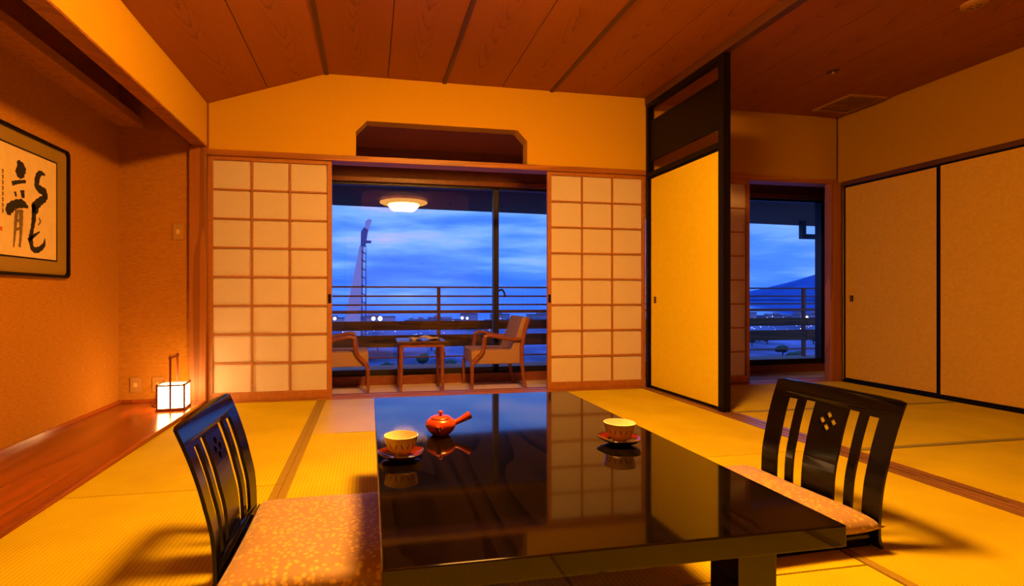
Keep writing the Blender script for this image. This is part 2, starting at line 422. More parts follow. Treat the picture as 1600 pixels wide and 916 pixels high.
# ---------------------------------------------------------------- floor with its tatami mats
floor = struct('floor', bx(XA - .2, XR + .3, YN - .1, YF + .12, -.16, -.055), 'sill', 'tatami floor of the two joined rooms')
def mat_piece(x0, x1, y0, y1, mat, heri):
    g = .0025
    o = obj('tatami_mat', box(nb(), -(x1 - x0) / 2 + g, (x1 - x0) / 2 - g, -(y1 - y0) / 2 + g, (y1 - y0) / 2 - g, -.055, 0, bev=.004), mat, floor, ((x0 + x1) / 2, (y0 + y1) / 2, 0))
    hx, hy = (x1 - x0) / 2 - .001, (y1 - y0) / 2 - .001
    for h in heri:
        w = .032
        lim = {'l': (-hx, -hx + w, -hy, hy), 'r': (hx - w, hx, -hy, hy), 'n': (-hx, hx, -hy, -hy + w), 'f': (-hx, hx, hy - w, hy)}[h]
        obj('border_band', bx(*lim, -.05, .0012), 'heri' if h in 'lr' else 'heri_green', o)
    return o
x1_, x2_, x3_, x4_ = -.36, .55, 1.46, 2.335
for y0, y1 in ((2.23, 3.985), (.47, 2.23), (-1.28, .47)):
    mat_piece(XL, x1_, y0, y1, 'tatami', 'r')
mat_piece(x1_, x2_, 3.01, 3.985, 'tatami_sheen', 'l')
mat_piece(x2_, x3_, 3.01, 3.985, 'tatami', '')
for y0, y1 in ((1.25, 3.01), (-.51, 1.25)):
    mat_piece(x1_, x2_, y0, y1, 'tatami', 'l'); mat_piece(x2_, x3_, y0, y1, 'tatami', '')
for y0, y1 in ((2.23, 3.985), (.47, 2.23), (-1.28, .47)):
    mat_piece(x3_, x4_, y0, y1, 'tatami', 'l')
for y0, y1 in ((3.04, 3.985), (2.18, 3.04), (1.32, 2.18), (.46, 1.32), (-.40, .46), (-1.26, -.40)):
    mat_piece(2.485, XR - .02, y0, y1, 'tatami_x', 'n')
obj('threshold_track', box(box(box(nb(), 2.335, 2.385, YN, 3.985, -.05, .002), 2.40, 2.425, YN, 3.985, -.05, .002), 2.44, 2.485, YN, 3.985, -.05, .002), 'sill', floor)
obj('track_groove', bx(2.335, 2.485, YN, 3.985, -.052, -.006), 'blackframe', floor)
obj('floor_edge_board', bx(XL, XR, YN, -1.28, -.05, -.001), 'sill', floor)
obj('shoji_sill', box(box(box(nb(), XL, XR, 3.985, 4.035, -.05, .001), XL, XR, 4.058, 4.085, -.05, .001), XL, XR, 4.11, 4.17, -.05, .001), 'beamwood', floor)
obj('sill_groove', bx(XL, XR, 3.985, 4.17, -.12, -.005), 'lattice', floor)

# ---------------------------------------------------------------- ceiling with its planks
ceiling = struct('ceiling', bx(XA - .2, XR + .3, YN - .1, YF + .1, 2.62, 2.72), 'ceil', 'cedar plank ceiling')
slope = math.atan2(ZC - ZS, XRIDGE - XL)
L0, L1 = YN, YF
def plank(x0, x1, z, rot=0.0, x_at=None):
    g = .003
    w = (x1 - x0)
    b = bx(-w / 2 + g, w / 2 - g, -(L1 - L0) / 2, (L1 - L0) / 2, 0, .02)
    return obj('ceiling_plank', b, 'ceil', ceiling, (x_at if x_at is not None else (x0 + x1) / 2, (L0 + L1) / 2, z), (0, -rot, 0))
def batten(x, z, w=.030, rot=0, h=.010):
    return obj('ceiling_batten', bx(-w / 2, w / 2, -(L1 - L0) / 2, (L1 - L0) / 2, -h, .02), 'batten', ceiling, (x, (L0 + L1) / 2, z), (0, -rot, 0))
half = (XRIDGE - XL) / 2 / math.cos(slope)
for k in (0, 1):
    xc = XL + (XRIDGE - XL) * (.25 + .5 * k); zc = ZS + (ZC - ZS) * (.25 + .5 * k)
    plank(0, half, zc, slope, xc)
obj('ceiling_joint', bx(-half - .02, half + .02, L0 - L0, L1 - L0, .012, .03), 'batten', ceiling, ((XL + XRIDGE) / 2, L0, (ZS + ZC) / 2), (0, -slope, 0))
xs = [XRIDGE, .146, .605, 1.09, 1.525, 2.015, XP - .03]
for a, b in zip(xs[:-1], xs[1:]): plank(a, b, ZC)
for x in (.605, 1.525): batten(x, ZC)
batten(XRIDGE, ZC, .03, slope / 2)
obj('ceiling_joint', bx(XL, XP - .05, L0, L1, ZC + .012, ZC + .03), 'batten', ceiling)
xs2 = [XP + .03, 2.94, 3.42, 3.90, XR]
for a, b in zip(xs2[:-1], xs2[1:]): plank(a, b, ZC2)
obj('ceiling_joint', bx(XP, XR, L0, L1, ZC2 + .012, ZC2 + .03), 'batten', ceiling)
obj('track_beam', box(nb(), XP - .03, XP + .03, YN, YF, ZC2 - .02, ZC + .03, bev=.004), 'batten', ceiling)

# ---------------------------------------------------------------- walls
notch = [(-.105, ZK2), (-.105, 2.105), (-.02, 2.195), (1.225, 2.195), (1.31, 2.105), (1.31, ZK2)]
poly = [(XL - .02, ZK2)] + notch + [(XP, ZK2), (XP, ZC + .03), (XRIDGE, ZC + .03), (XL - .02, ZS + .03)]
struct('wall_far', prism(nb(), poly, 'y', YF, YF + .12), 'plaster', 'yellow papered wall with a cut-out above the shoji')
struct('wall_far_side_room', bx(XP, XR + .1, YF, YF + .12, ZK2, ZC + .05), 'plaster_side_dimmed', 'papered wall above the side room opening')
struct('trim_1', box(nb(), XL, XR, YF - .012, YF + .13, ZK, ZK2, bev=.003), 'beamwood', 'cedar lintel over the shoji')
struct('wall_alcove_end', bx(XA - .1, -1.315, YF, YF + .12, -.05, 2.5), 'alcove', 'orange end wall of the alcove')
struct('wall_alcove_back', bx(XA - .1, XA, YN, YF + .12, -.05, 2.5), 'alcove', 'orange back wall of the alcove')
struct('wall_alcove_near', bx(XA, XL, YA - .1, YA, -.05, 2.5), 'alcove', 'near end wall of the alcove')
struct('wall_left', bx(XL - .05, XL, YN, YA, -.05, 2.3), 'plaster', 'yellow wall beside the alcove')
struct('wall_alcove_soffit', bx(XL - .085, XL, YA, YF, ZSOF, ZS + .10), 'plaster', 'yellow drop wall over the alcove')
struct('trim_2', box(nb(), XL - .088, XL + .003, YA, YF - .001, ZSOF - .014, ZSOF, bev=.002), 'pillar', 'wooden edge under the alcove drop wall')
struct('ceiling_alcove', bx(XA, XL - .05, YA, YF, 2.38, 2.5), 'darkceil', 'dark ceiling of the alcove')
struct('trim_3', box(nb(), XA, -1.635, YA, YF, 2.04, 2.10, bev=.003), 'alcove', 'hanging rail along the alcove back wall')
struct('trim_4', bx(XL - .012, XL + .012, YF - .01, YF + .005, ZK2, ZS + .02), 'pillar', 'corner bead in the far left corner')
struct('wall_right', bx(XR, XR + .12, YN, YF + .12, ZK2 - .04, ZC + .05), 'plaster_side_dimmed', 'papered wall above the closet doors')
struct('wall_right_closet', bx(XR + .06, XR + .12, YN, YF + .12, -.05, ZK2), 'plaster', 'wall behind the closet doors')
struct('wall_near', bx(XA - .1, XR + .12, YN - .1, YN, -.05, ZC + .1), 'plaster', 'wall behind the viewer')
struct('trim_5', box(nb(), XR - .012, XR + .06, YN, 4.0, 1.835, 1.875, bev=.003), 'batten', 'dark lintel above the closet doors')
struct('trim_6', box(nb(), XR - .008, XR + .06, YN, 4.0, -.05, .012, bev=.002), 'blackframe', 'dark threshold under the closet doors')
struct('trim_7', bx(XR - .008, XR + .008, YF - .008, YF + .005, ZK2, ZC2), 'batten', 'corner bead in the far right corner')
def pillar(name, x0, x1, y0, y1, z1, label):
    struct(name, box(nb(), x0, x1, y0, y1, -.05, z1, bev=.006), 'pillar', label)
pillar('trim_8', -1.318, XL, YF - .035, YF + .12, ZSOF - .012, 'square cedar post between alcove and shoji')
pillar('trim_9', 4.285, XR + .02, YF - .035, YF + .035, ZK, 'cedar post at the corner of the side room')
# alcove board
struct('floor_alcove', box(nb(), XA, XL + .0, YA, YF, -.04, .022, bev=.004), 'board', 'polished red-brown alcove floorboard')
struct('baseboard_alcove', box(box(nb(), XA, XA + .012, YA, YF, .022, .040), XA, -1.32, YF - .012, YF, .022, .040), 'board', 'thin wooden skirting round the alcove')

# ---------------------------------------------------------------- sunroom shell
struct('floor_sunroom', bx(XL - .6, XSUN + .1, YF + .10, YW + .12, ZSUN - .1, ZSUN), 'carpet', 'carpeted sunroom floor')
struct('wall_sunroom_step', bx(XL - .6, XSUN + .1, YF + .16, YF + .18, ZSUN - .1, -.004), 'darkwall', 'step down to the sunroom')
struct('ceiling_sunroom', bx(XL - .6, XSUN + .1, YF + .10, YW + .15, 2.36, 2.46), 'darkceil', 'dark sunroom ceiling')
struct('wall_sunroom_header', bx(XL - .6, XSUN + .1, YW - .02, YW + .12, 2.045, 2.40), 'darkwall', 'dark wall above the sunroom window')
struct('wall_sunroom_left', bx(XL - .7, XL - .6, YF, YW + .12, ZSUN - .1, 2.46), 'darkwall', 'left end wall of the sunroom')
struct('wall_sunroom_right', bx(XSUN, XSUN + .1, YF, YW + .12, ZSUN - .1, 2.46), 'darkwall', 'right end wall of the sunroom')
struct('wall_sunroom_back', bx(XR + .1, XSUN, YF + .02, YF + .12, ZSUN - .1, 2.46), 'darkwall', 'sunroom wall beyond the closets')
struct('baseboard_sunroom', box(nb(), XL - .6, XSUN, YW - .05, YW + .1, ZSUN - .02, ZSUN + .095, bev=.004), 'chairwood', 'brown wooden kerb under the sunroom window')

# sunroom windows: sliding sashes with glass
def window(name, x0, x1, label, lock=False):
    w = .06
    z0, z1 = ZSUN + .095, 2.07
    root = struct(name, box(box(nb(), x0, x1, YW, YW + .07, z0, z0 + .06, bev=.003), x0, x1, YW, YW + .07, z1 - .10, z1, bev=.003), 'winframe', label)
    obj('window_stile', box(nb(), x0, x0 + w / 2, YW, YW + .07, z0, z1, bev=.003), 'winframe', root)
    obj('window_stile', box(nb(), x1 - w / 2, x1, YW, YW + .07, z0, z1, bev=.003), 'winframe', root)
    obj('glass_pane', bx(x0 + w / 2, x1 - w / 2, YW + .030, YW + .036, z0 + .05, z1 - .09), 'glass', root)
    if lock:
        l = tube(nb(), smooth_path([(x0 + .03, YW - .005, .86), (x0 + .06, YW - .03, .87), (x0 + .085, YW - .03, .83), (x0 + .09, YW - .03, .79)]), .011, 8)
        obj('window_latch', l, 'winframe', root, smooth=True)
    return root
window('window_1', XL - .6, 1.375, 'wide left sunroom window')
window('window_2', 1.375, 3.55, 'middle sunroom window right of the mullion', lock=True)
window('window_3', 3.55, XSUN - .155, 'right sunroom window seen from the side room')
struct('trim_10', box(nb(), XL - .6, XSUN, YW - .05, YW - .0, 1.995, 2.045, bev=.004), 'chairwood', 'curtain rail board above the sunroom window')
struct('wall_window_end', bx(XSUN - .155, XSUN, YW - .03, YW + .12, ZSUN, 2.3), 'winframe', 'dark jamb at the right end of the window')

# ---------------------------------------------------------------- shoji screens
def shoji(x0, x1, y, label, pull, cols=3, rows=8, group='shoji screens'):
    t = thing('shoji_screen', label, 'shoji', ((x0 + x1) / 2, y, 0.0), group=group)
    hw = (x1 - x0) / 2; st = .034; z0, z1 = .002, ZK; bt, tp = .062, .030; d = .030
    for sx in (-1, 1):
        a, b = sorted((sx * hw, sx * (hw - st)))
        obj('stile', box(nb(), a, b, 0, d, z0, z1, bev=.002), 'lattice', t)
    obj('bottom_rail', box(nb(), -hw + st, hw - st, 0, d, z0, z0 + bt, bev=.002), 'lattice', t)
    obj('top_rail', box(nb(), -hw + st, hw - st, 0, d, z1 - tp, z1, bev=.002), 'lattice', t)
    pw = (2 * hw - 2 * st) / cols; ph = (z1 - tp - z0 - bt) / rows; bw = .0065
    vb = bx(-bw, bw, .002, .018, z0 + bt, z1 - tp); hb = bx(-hw + st, hw - st, .004, .016, -bw, bw)
    o = None
    for i in range(1, cols):
        if o is None: o = obj('lattice_bar', vb, 'lattice', t); me = o.data
        else: o = link('lattice_bar', me, t)
        o.location.x = -hw + st + pw * i
    me = None
    for j in range(1, rows):
        if me is None: o = obj('lattice_bar', hb, 'lattice', t); me = o.data
        else: o = link('lattice_bar', me, t)
        o.location.z = z0 + bt + ph * j
    me = None
    for i in range(cols):
        for j in range(rows):
            if me is None: o = obj('paper_pane', bx(-pw / 2, pw / 2, .0170, .0176, -ph / 2, ph / 2), 'paper', t); me = o.data
            else: o = link('paper_pane', me, t)
            o.location.x = -hw + st + pw * (i + .5); o.location.z = z0 + bt + ph * (j + .5)
    if pull:
        s = pull
        obj('finger_pull', box(nb(), s * (hw - .017) - .011, s * (hw - .017) + .011, -.003, .004, .745, .815, bev=.002), 'blackframe', t)
    return t
shoji(-1.199, -.29, 4.060, 'shoji screen beside the alcove post, left of the wide opening', 1)
shoji(1.495, 2.405, 4.060, 'shoji screen between the wide opening and the black partition', -1)
shoji(2.60, 3.472, 4.085, 'dim shoji screen in the side room, half hidden behind the black post', 0)

# ---------------------------------------------------------------- partition with fusuma
YP = 3.055
part = thing('partition_screen', 'tall black lacquered partition frame with open transom slots', 'partition', (XP, YP, 0))
obj('post', box(nb(), -.028, .028, 0, .056, .002, ZC2 - .02, bev=.004), 'blackframe', part)
obj('wall_post', box(nb(), -.028, .028, YF - YP - .05, YF - YP - .012, .002, ZC2 - .02, bev=.004), 'blackframe', part)
obj('transom_panel', box(nb(), -.012, .012, .056, YF - YP - .05, 1.975, 2.325, bev=.003), 'blackframe', part)
obj('head_rail', box(nb(), -.028, .028, .056, YF - YP - .05, 2.44, ZC2 - .02, bev=.003), 'blackframe', part)
obj('door_lintel', box(nb(), -.028, .028, .056, YF - YP - .05, 1.835, 1.875, bev=.003), 'blackframe', part)
M['closet'] = paperwall('closet_door_paper', (.56, .35, .06), (.50, .31, .05), scale=(40, 40, 40), amt=.1)
def fusuma(name, label, w, h, loc, rz, pull_side, group, papermat='fusuma'):
    """panel in local xz, face towards -y"""
    t = thing(name, label, 'sliding door', loc, rz, group)
    hw = w / 2; f = .016
    obj('panel', bx(-hw + f, hw - f, -.008, .010, f, h - f), papermat, t)
    for s in (-1, 1):
        a, b = sorted((s * hw, s * (hw - f))); obj('frame_stile', box(nb(), a, b, -.012, .014, 0, h, bev=.002), 'blackframe', t)
    obj('frame_rail', box(nb(), -hw + f, hw - f, -.012, .014, 0, f * 1.4, bev=.002), 'blackframe', t)
    obj('frame_rail', box(nb(), -hw + f, hw - f, -.012, .014, h - f, h, bev=.002), 'blackframe', t)
    p = obj('finger_pull', box(nb(), -.016, .016, -.011, -.004, -.028, .028, bev=.003), 'blackframe', t, (pull_side * (hw - .075), 0, .765))
    obj('pull_inset', bx(-.010, .010, -.0125, -.0105, -.021, .021), 'brass', p)
    return t
wf = YF - YP - .056 - .05
fusuma('fusuma_door', 'yellow papered sliding door with black rim in the partition frame', wf, 1.832, (XP, YP + .056 + wf / 2, .003), -PI / 2, -1, 'fusuma doors')
fusuma('fusuma_door', 'closet sliding door next to the corner post, with a dark finger pull', .80, 1.822, (XR + .025, 3.595, .013), -PI / 2, -1, 'fusuma doors', 'closet')
fusuma('fusuma_door', 'closet sliding door at the right edge, nearest the viewer', .84, 1.822, (XR + .004, 2.765, .013), -PI / 2, 1, 'fusuma doors', 'closet')
fusuma('fusuma_door', 'closet sliding door farthest from the corner post, past the right edge', .84, 1.822, (XR + .030, 1.94, .013), -PI / 2, -1, 'fusuma doors', 'closet')
struct('wall_closet_near', bx(XR, XR + .06, YN, 1.52, .0, 1.84), 'plaster', 'papered wall before the closet doors')

# ---------------------------------------------------------------- low table
TX0, TX1, TY0, TY1, TZ = .020, .902, .812, 2.195, .36
tb = thing('low_table', 'black lacquered low dining table with tea set on it', 'table', ((TX0 + TX1) / 2, (TY0 + TY1) / 2, 0))
hx, hy = (TX1 - TX0) / 2, (TY1 - TY0) / 2
obj('table_top', box(nb(), -hx, hx, -hy, hy, TZ - .042, TZ, bev=.003), 'table', tb)
for sx in (-1, 1):
    for sy in (-1, 1):
        a, b = sorted((sx * (hx - .03), sx * (hx - .125))); c_, d_ = sorted((sy * (hy - .135), sy * (hy - .225)))
        obj('leg', box(nb(), a, b, c_, d_, 0.001, TZ - .042, bev=.003), 'table', tb)
for sy in (-1, 1):
    obj('apron', bx(-hx + .125, hx - .125, sy * (hy - .18) - .012, sy * (hy - .18) + .012, TZ - .125, TZ - .042), 'table', tb)
for sx in (-1, 1):
    obj('apron', bx(sx * (hx - .08) - .012, sx * (hx - .08) + .012, -hy + .225, hy - .225, TZ - .125, TZ - .042), 'table', tb)

# ---------------------------------------------------------------- legless floor chairs
def back_mesh():
    """plywood back, cut flat with its slots, then bent"""
    cu = bpy.data.curves.new('back_outline', 'CURVE'); cu.dimensions = '2D'; cu.fill_mode = 'BOTH'; cu.extrude = .0052
    def poly(pts):
        sp = cu.splines.new('POLY'); sp.points.add(len(pts) - 1); sp.use_cyclic_u = True
        for p, q in zip(sp.points, pts): p.co = (q[0], q[1], 0, 1)
    HW, HT = .242, .465
    def dens(a, b, n): return [(a[0] + (b[0] - a[0]) * i / n, a[1] + (b[1] - a[1]) * i / n) for i in range(n)]
    o_ = dens((-HW + .012, 0), (HW - .012, 0), 8) + dens((HW - .012, 0), (HW, HT - .005), 12) + dens((HW, HT - .005), (HW - .02, HT), 2) + dens((HW - .02, HT), (-HW + .02, HT), 12) + dens((-HW + .02, HT), (-HW, HT - .005), 2) + dens((-HW, HT - .005), (-HW + .012, 0), 12)
    poly(o_)
    for a, b, t_ in ((-.176, -.136, .398), (-.106, -.064, .402), (.064, .106, .402), (.136, .176, .398)):
        s_ = .97
        poly(dens((a * s_, .085), (b * s_, .085), 1) + dens((b * s_, .085), (b, t_), 10) + dens((b, t_), (a, t_), 1) + dens((a, t_), (a * s_, .085), 10))
    r = .0142
    for dx, dy in ((0, .022), (0, -.022), (.0215, 0), (-.0215, 0)):
        poly([(dx + r * .95, .345 + dy), (dx, .345 + dy + r), (dx - r * .95, .345 + dy), (dx, .345 + dy - r)])
    tmp = bpy.data.objects.new('tmp_outline', cu); C.objects.link(tmp)
    dg = bpy.context.evaluated_depsgraph_get()
    me = bpy.data.meshes.new_from_object(tmp.evaluated_get(dg))
    bpy.data.objects.remove(tmp); bpy.data.curves.remove(cu)
    bm = nb(); bm.from_mesh(me); bpy.data.meshes.remove(me)
    bmesh.ops.remove_doubles(bm, verts=bm.verts, dist=.0004)
    for k in range(1, 18):
        bmesh.ops.bisect_plane(bm, geom=bm.verts[:] + bm.edges[:] + bm.faces[:], plane_co=(0, .465 * k / 18, 0), plane_no=(0, 1, 0))
    for v in bm.verts:
        y, z, d = v.co.x, v.co.y, v.co.z
        lean = .012 * (z / .2) - .006 * math.sin(z / .25 * PI) * (z < .25) + .066 * max(0, (z - .17) / .295) ** 1.7
        lean += .012 * max(0, 1 - z / .06) ** 2          # foot flares back a little
        v.co = (-lean + d + .016 * (abs(y) / .24) ** 2, -y, z)
    bmesh.ops.recalc_face_normals(bm, faces=bm.faces[:])
    return bm
def cushion_mesh(lx, ly, h):
    bm = nb(); n = 22; top, bot = {}, {}
    for i in range(n + 1):
        for j in range(n + 1):
            u, v = -1 + 2 * i / n, -1 + 2 * j / n
            pu = math.copysign(abs(u) ** .8, u) ; pv = math.copysign(abs(v) ** .8, v)
            e_ = (1 - abs(pu) ** 6) * (1 - abs(pv) ** 6)
            # sides drawn in slightly between the corners
            x = lx / 2 * pu * (1 - .025 * (1 - pv * pv)); y = ly / 2 * pv * (1 - .03 * (1 - pu * pu))
            z = h * (.5 + .5 * max(0, e_) ** .42) + .0025 * math.sin(9 * x * 3 + y * 13) * e_
            top[i, j] = bm.verts.new((x, y, z))
            bot[i, j] = top[i, j] if i in (0, n) or j in (0, n) else bm.verts.new((x, y, h * (.5 - .5 * max(0, e_) ** .35)))
    for i in range(n):
        for j in range(n):
            bm.faces.new((top[i, j], top[i + 1, j], top[i + 1, j + 1], top[i, j + 1]))
            bm.faces.new((bot[i, j + 1], bot[i + 1, j + 1], bot[i + 1, j], bot[i, j]))
    bmesh.ops.recalc_face_normals(bm, faces=bm.faces[:])
    return bm
def floor_chair(label, loc, rz):
    t = thing('floor_chair', label, 'chair', loc, rz, 'floor chairs at the low table')
    shade(obj('backrest', back_mesh(), 'black', t, (0, 0, .001)))
    obj('seat_board', box(nb(), .0, .46, -.215, .215, .030, .046, bev=.004), 'black', t)
    for sy in (-1, 1):
        obj('floor_runner', box(nb(), .02, .45, sy * .19 - .015, sy * .19 + .015, .001, .030, bev=.003), 'black', t)
    return t
floor_chair('black slat-back floor chair on the alcove side of the table', (-.405, 1.610, 0), 0)
floor_chair('black slat-back floor chair on the partition side of the table', (1.590, 1.545, 0), PI + .03)
cu_l = obj('floor_cushion', cushion_mesh(.54, .555, .072), 'brocade', None, (-.105, 1.545, .047), smooth=True)
tag(cu_l, 'brown and gold brocade cushion on the floor chair by the alcove', 'cushion', 'brocade cushions')
cu_r = link('floor_cushion', cu_l.data, None, (1.300, 1.560, .047), (0, 0, PI + .03))
tag(cu_r, 'brown brocade cushion on the floor chair by the partition', 'cushion', 'brocade cushions')

# ---------------------------------------------------------------- tea set
tp = thing('teapot', 'small red clay teapot with a side handle on the black table', 'teapot', (.223, 1.575, TZ), .10)
prof = [(0, .002), (.024, .001), (.029, .004), (.041, .016), (.048, .030), (.0475, .038), (.043, .047), (.036, .052), (.031, .0535), (.029, .051), (0, .050)]
shade(obj('body', lathe(nb(), prof), 'clay', tp), 60)
lid = shade(obj('lid', lathe(nb(), [(0, .0525), (.031, .0535), (.0325, .0555), (.029, .058), (.014, .061), (.006, .062), (0, .062)]), 'clay', tp), 60)
shade(obj('lid_knob', lathe(nb(), [(.0045, .061), (.004, .065), (.0075, .069), (.0078, .073), (.005, .0765), (0, .0775)], 16), 'clay', lid), 60)
shade(obj('handle', tube(nb(), smooth_path([(.040, 0, .034), (.060, .0, .040), (.080, .0, .049), (.098, .0, .058)], 4), [.0095, .009, .0088, .0088, .009, .0092, .0096, .0102, .0109, .0116, .0122, .0126, .0128], 14), 'clay', tp), 60)
shade(obj('spout', tube(nb(), smooth_path([(-.012, -.038, .026), (-.018, -.052, .034), (-.023, -.064, .045)], 4), [.013, .012, .0115, .011, .010, .009, .008, .007, .0065], 12), 'clay', tp), 60)
def teacup(label, loc, rz):
    t = thing('teacup', label, 'cup', loc, rz, 'teacups')
    prof = [(0, .004), (.017, .004), (.0175, .000), (.020, .000), (.0205, .005), (.027, .009), (.036, .020), (.041, .034), (.0450, .051), (.0462, .056), (.0445, .0565), (.0425, .051), (.037, .028), (.028, .013), (0, .010)]
    body = shade(obj('bowl', lathe(nb(), prof, 40), 'porc', t), 50)
    # painted band of leaf strokes round the outside
    for k in range(16):
        a = 2 * PI * k / 16
        bm = nb(); q = []
        for i in range(5):
            tt = i / 4; aa = a + .16 * (tt - .5) * (1 if k % 2 else -1); z = .024 + .018 * tt; r = .0374 + (z - .024) * .29 + .0009
            w_ = .06 * math.sin(PI * (tt * .9 + .05))
            q.append((bm.verts.new((r * math.cos(aa - w_), r * math.sin(aa - w_), z)), bm.verts.new((r * math.cos(aa + w_), r * math.sin(aa + w_), z))))
        for u, v in zip(q[:-1], q[1:]): bm.faces.new((u[0], u[1], v[1], v[0]))
        obj('painted_leaf', bm, 'glaze', body)
    return t
def saucer(label, loc):
    t = thing('saucer', label, 'saucer', loc, random.uniform(0, 1), 'lacquer saucers')
    n = 48; bm = nb()
    prof = [(0, .0075), (.028, .0075), (.034, .0085), (.054, .016), (.060, .020), (.061, .0185), (.052, .011), (.034, .004), (.031, .001), (.028, .001), (.027, .004), (0, .004)]
    lathe(bm, prof, n)
    for v in bm.verts:
        r = math.hypot(v.co.x, v.co.y)
        if r > .045:
            a = math.atan2(v.co.y, v.co.x); k = 1 + .05 * math.cos(5 * a); v.co.x *= k; v.co.y *= k
    shade(obj('dish', bm, 'saucer', t), 50)
    bm = nb(); ring = [(.0612 * (1 + .05 * math.cos(5 * 2 * PI * k / n)) * math.cos(2 * PI * k / n), .0612 * (1 + .05 * math.cos(5 * 2 * PI * k / n)) * math.sin(2 * PI * k / n), .0197) for k in range(n + 1)]
    tube(bm, ring, .0016, 6, caps=False)
    obj('rim', bm, 'saucer_rim', t, smooth=True)
    return t
saucer('dark red lacquer saucer under the cup beside the teapot', (.085, 1.365, TZ))
teacup('cream patterned teacup beside the red teapot', (.085, 1.365, TZ + .008), 0)
saucer('dark red lacquer saucer under the cup at the right table edge', (.735, 1.385, TZ))
teacup('cream patterned teacup near the right table edge', (.735, 1.385, TZ + .008), .4)

# ---------------------------------------------------------------- ceiling lamp over the table (above the frame, mirrored in the window)
lp = thing('ceiling_lamp', 'round bowl ceiling lamp above the table, mirrored in the window', 'lamp', (.615, 1.62, 0))
bowl = [(0, 2.318), (.07, 2.320), (.13, 2.330), (.18, 2.350), (.222, 2.380), (.258, 2.418), (.285, 2.455), (.28, 2.465), (0, 2.465)]
shade(obj('diffuser', lathe(nb(), bowl, 40), 'lampglass', lp), 60)
shade(obj('rim', lathe(nb(), [(.30, 2.462), (.36, 2.470), (.43, 2.492), (.435, 2.505), (.42, 2.508), (.35, 2.488), (.30, 2.480), (.2, 2.48), (.2, 2.466), (.30, 2.462)], 40), 'lampshade', lp), 40)
shade(obj('ceiling_plate', lathe(nb(), [(0, 2.478), (.16, 2.478), (.17, 2.49), (.17, 2.545), (0, 2.545)], 32), 'lamprim', lp), 40)

# ---------------------------------------------------------------- lantern in the alcove
ln = thing('table_lantern', 'small lit paper lantern with a tall wooden handle in the alcove', 'lantern', (-1.330, 3.765, .0225), .10)
s = .082; hh = .178; p = .0055
for sx in (-1, 1):
    for sy in (-1, 1): obj('corner_post', bx(sx * s - p, sx * s + p, sy * s - p, sy * s + p, 0, hh + .006), 'lantwood', ln)
for z in (.014, hh - .006):
    for k in range(4):
        b = bx(-s, s, -p, p, z - .005, z + .005); bmesh.ops.transform(b, matrix=Matrix.Rotation(k * PI / 2, 4, 'Z') @ Matrix.Translation((0, s, 0)), verts=b.verts)
        obj('frame_rail', b, 'lantwood', ln)
obj('base', bx(-s - .006, s + .006, -s - .006, s + .006, 0, .010), 'lantwood', ln)
for k in range(4):
    b = bx(-s + .004, s - .004, -.001, .001, .018, hh - .010); bmesh.ops.transform(b, matrix=Matrix.Rotation(k * PI / 2, 4, 'Z') @ Matrix.Translation((0, -s + .002, 0)), verts=b.verts)
    obj('paper_side', b, 'lantpaper', ln)
hd = nb()
box(hd, -.006, .006, -s - .012, -s - .003, .0, .375); box(hd, -.006, .006, s + .003, s + .012, .0, .375)
obj('handle_upright', hd, 'lantwood', ln)
obj('handle_bar', bx(-.006, .006, -s - .03, s + .03, .352, .366), 'lantwood', ln)
# power lead
cord = tube(nb(), smooth_path([(-1.43, 3.80, .028), (-1.50, 3.86, .027), (-1.53, 3.95, .028), (-1.54, 4.03, .06), (-1.54, 4.043, .12)]), .004, 6)
tag(obj('power_cord', cord, 'lantwood', smooth=True), 'thin dark power cord running from the lantern to the outlet', 'cord')
def plate(name, x, z, w, h, label, cat, twin=False):
    t = thing(name, label, cat, (x, YF - .0005, z), group='wall plates')
    obj('plate', box(nb(), -w / 2, w / 2, -.008, 0, -h / 2, h / 2, bev=.002), 'cream', t)
    obj('rocker' if not twin else 'socket_face', box(nb(), -w * .16, w * .16, -.012, -.007, -h * .13, h * .13, bev=.0015), 'creambtn', t)
plate('light_switch', -1.400, 1.28, .072, .120, 'light switch on the alcove end wall, beside the post', 'switch')
plate('wall_outlet', -1.688, .148, .072, .110, 'wall outlet low in the alcove corner', 'outlet', True)
plate('wall_outlet', -1.540, .148, .072, .110, 'wall outlet behind the lit lantern', 'outlet', True)

# ---------------------------------------------------------------- framed calligraphy on the alcove wall
FY0, FY1, FZ0, FZ1 = 2.13, 3.40, .908, 1.668
fr = thing('framed_calligraphy', 'framed brush calligraphy on the orange alcove wall', 'picture', (XA, (FY0 + FY1) / 2, (FZ0 + FZ1) / 2))
hy_, hz_ = (FY1 - FY0) / 2, (FZ1 - FZ0) / 2
def ring_frame(y, z, w, x0, x1, c):
    bm = nb()
    outp = [(-y + c, -z), (y - c, -z), (y, -z + c), (y, z - c), (y - c, z), (-y + c, z), (-y, z - c), (-y, -z + c)]
    inp = [(a - math.copysign(w, a), b - math.copysign(w, b)) for a, b in outp]
    v = [[bm.verts.new((x, *p_)) for p_ in pl] for pl, x in ((outp, x0), (outp, x1), (inp, x1), (inp, x0))]
    for i in range(8):
        j = (i + 1) % 8
        for a in range(3): bm.faces.new((v[a][i], v[a][j], v[a + 1][j], v[a + 1][i]))
    bmesh.ops.recalc_face_normals(bm, faces=bm.faces[:])
    return bm
obj('frame', ring_frame(hy_, hz_, .016, 0, .024, .018), 'blackframe', fr)
obj('mount', bx(0.001, .010, -hy_ + .01, hy_ - .01, -hz_ + .01, hz_ - .01), 'goldmat', fr)
PY, PZ = hy_ - .115, hz_ - .097
obj('inner_edge', ring_frame(PY + .005, PZ + .005, .008, .009, .0125, .0005), 'blackframe', fr)
paper = obj('paper', bx(.0, .0112, -PY, PY, -PZ, PZ), 'washi', fr)
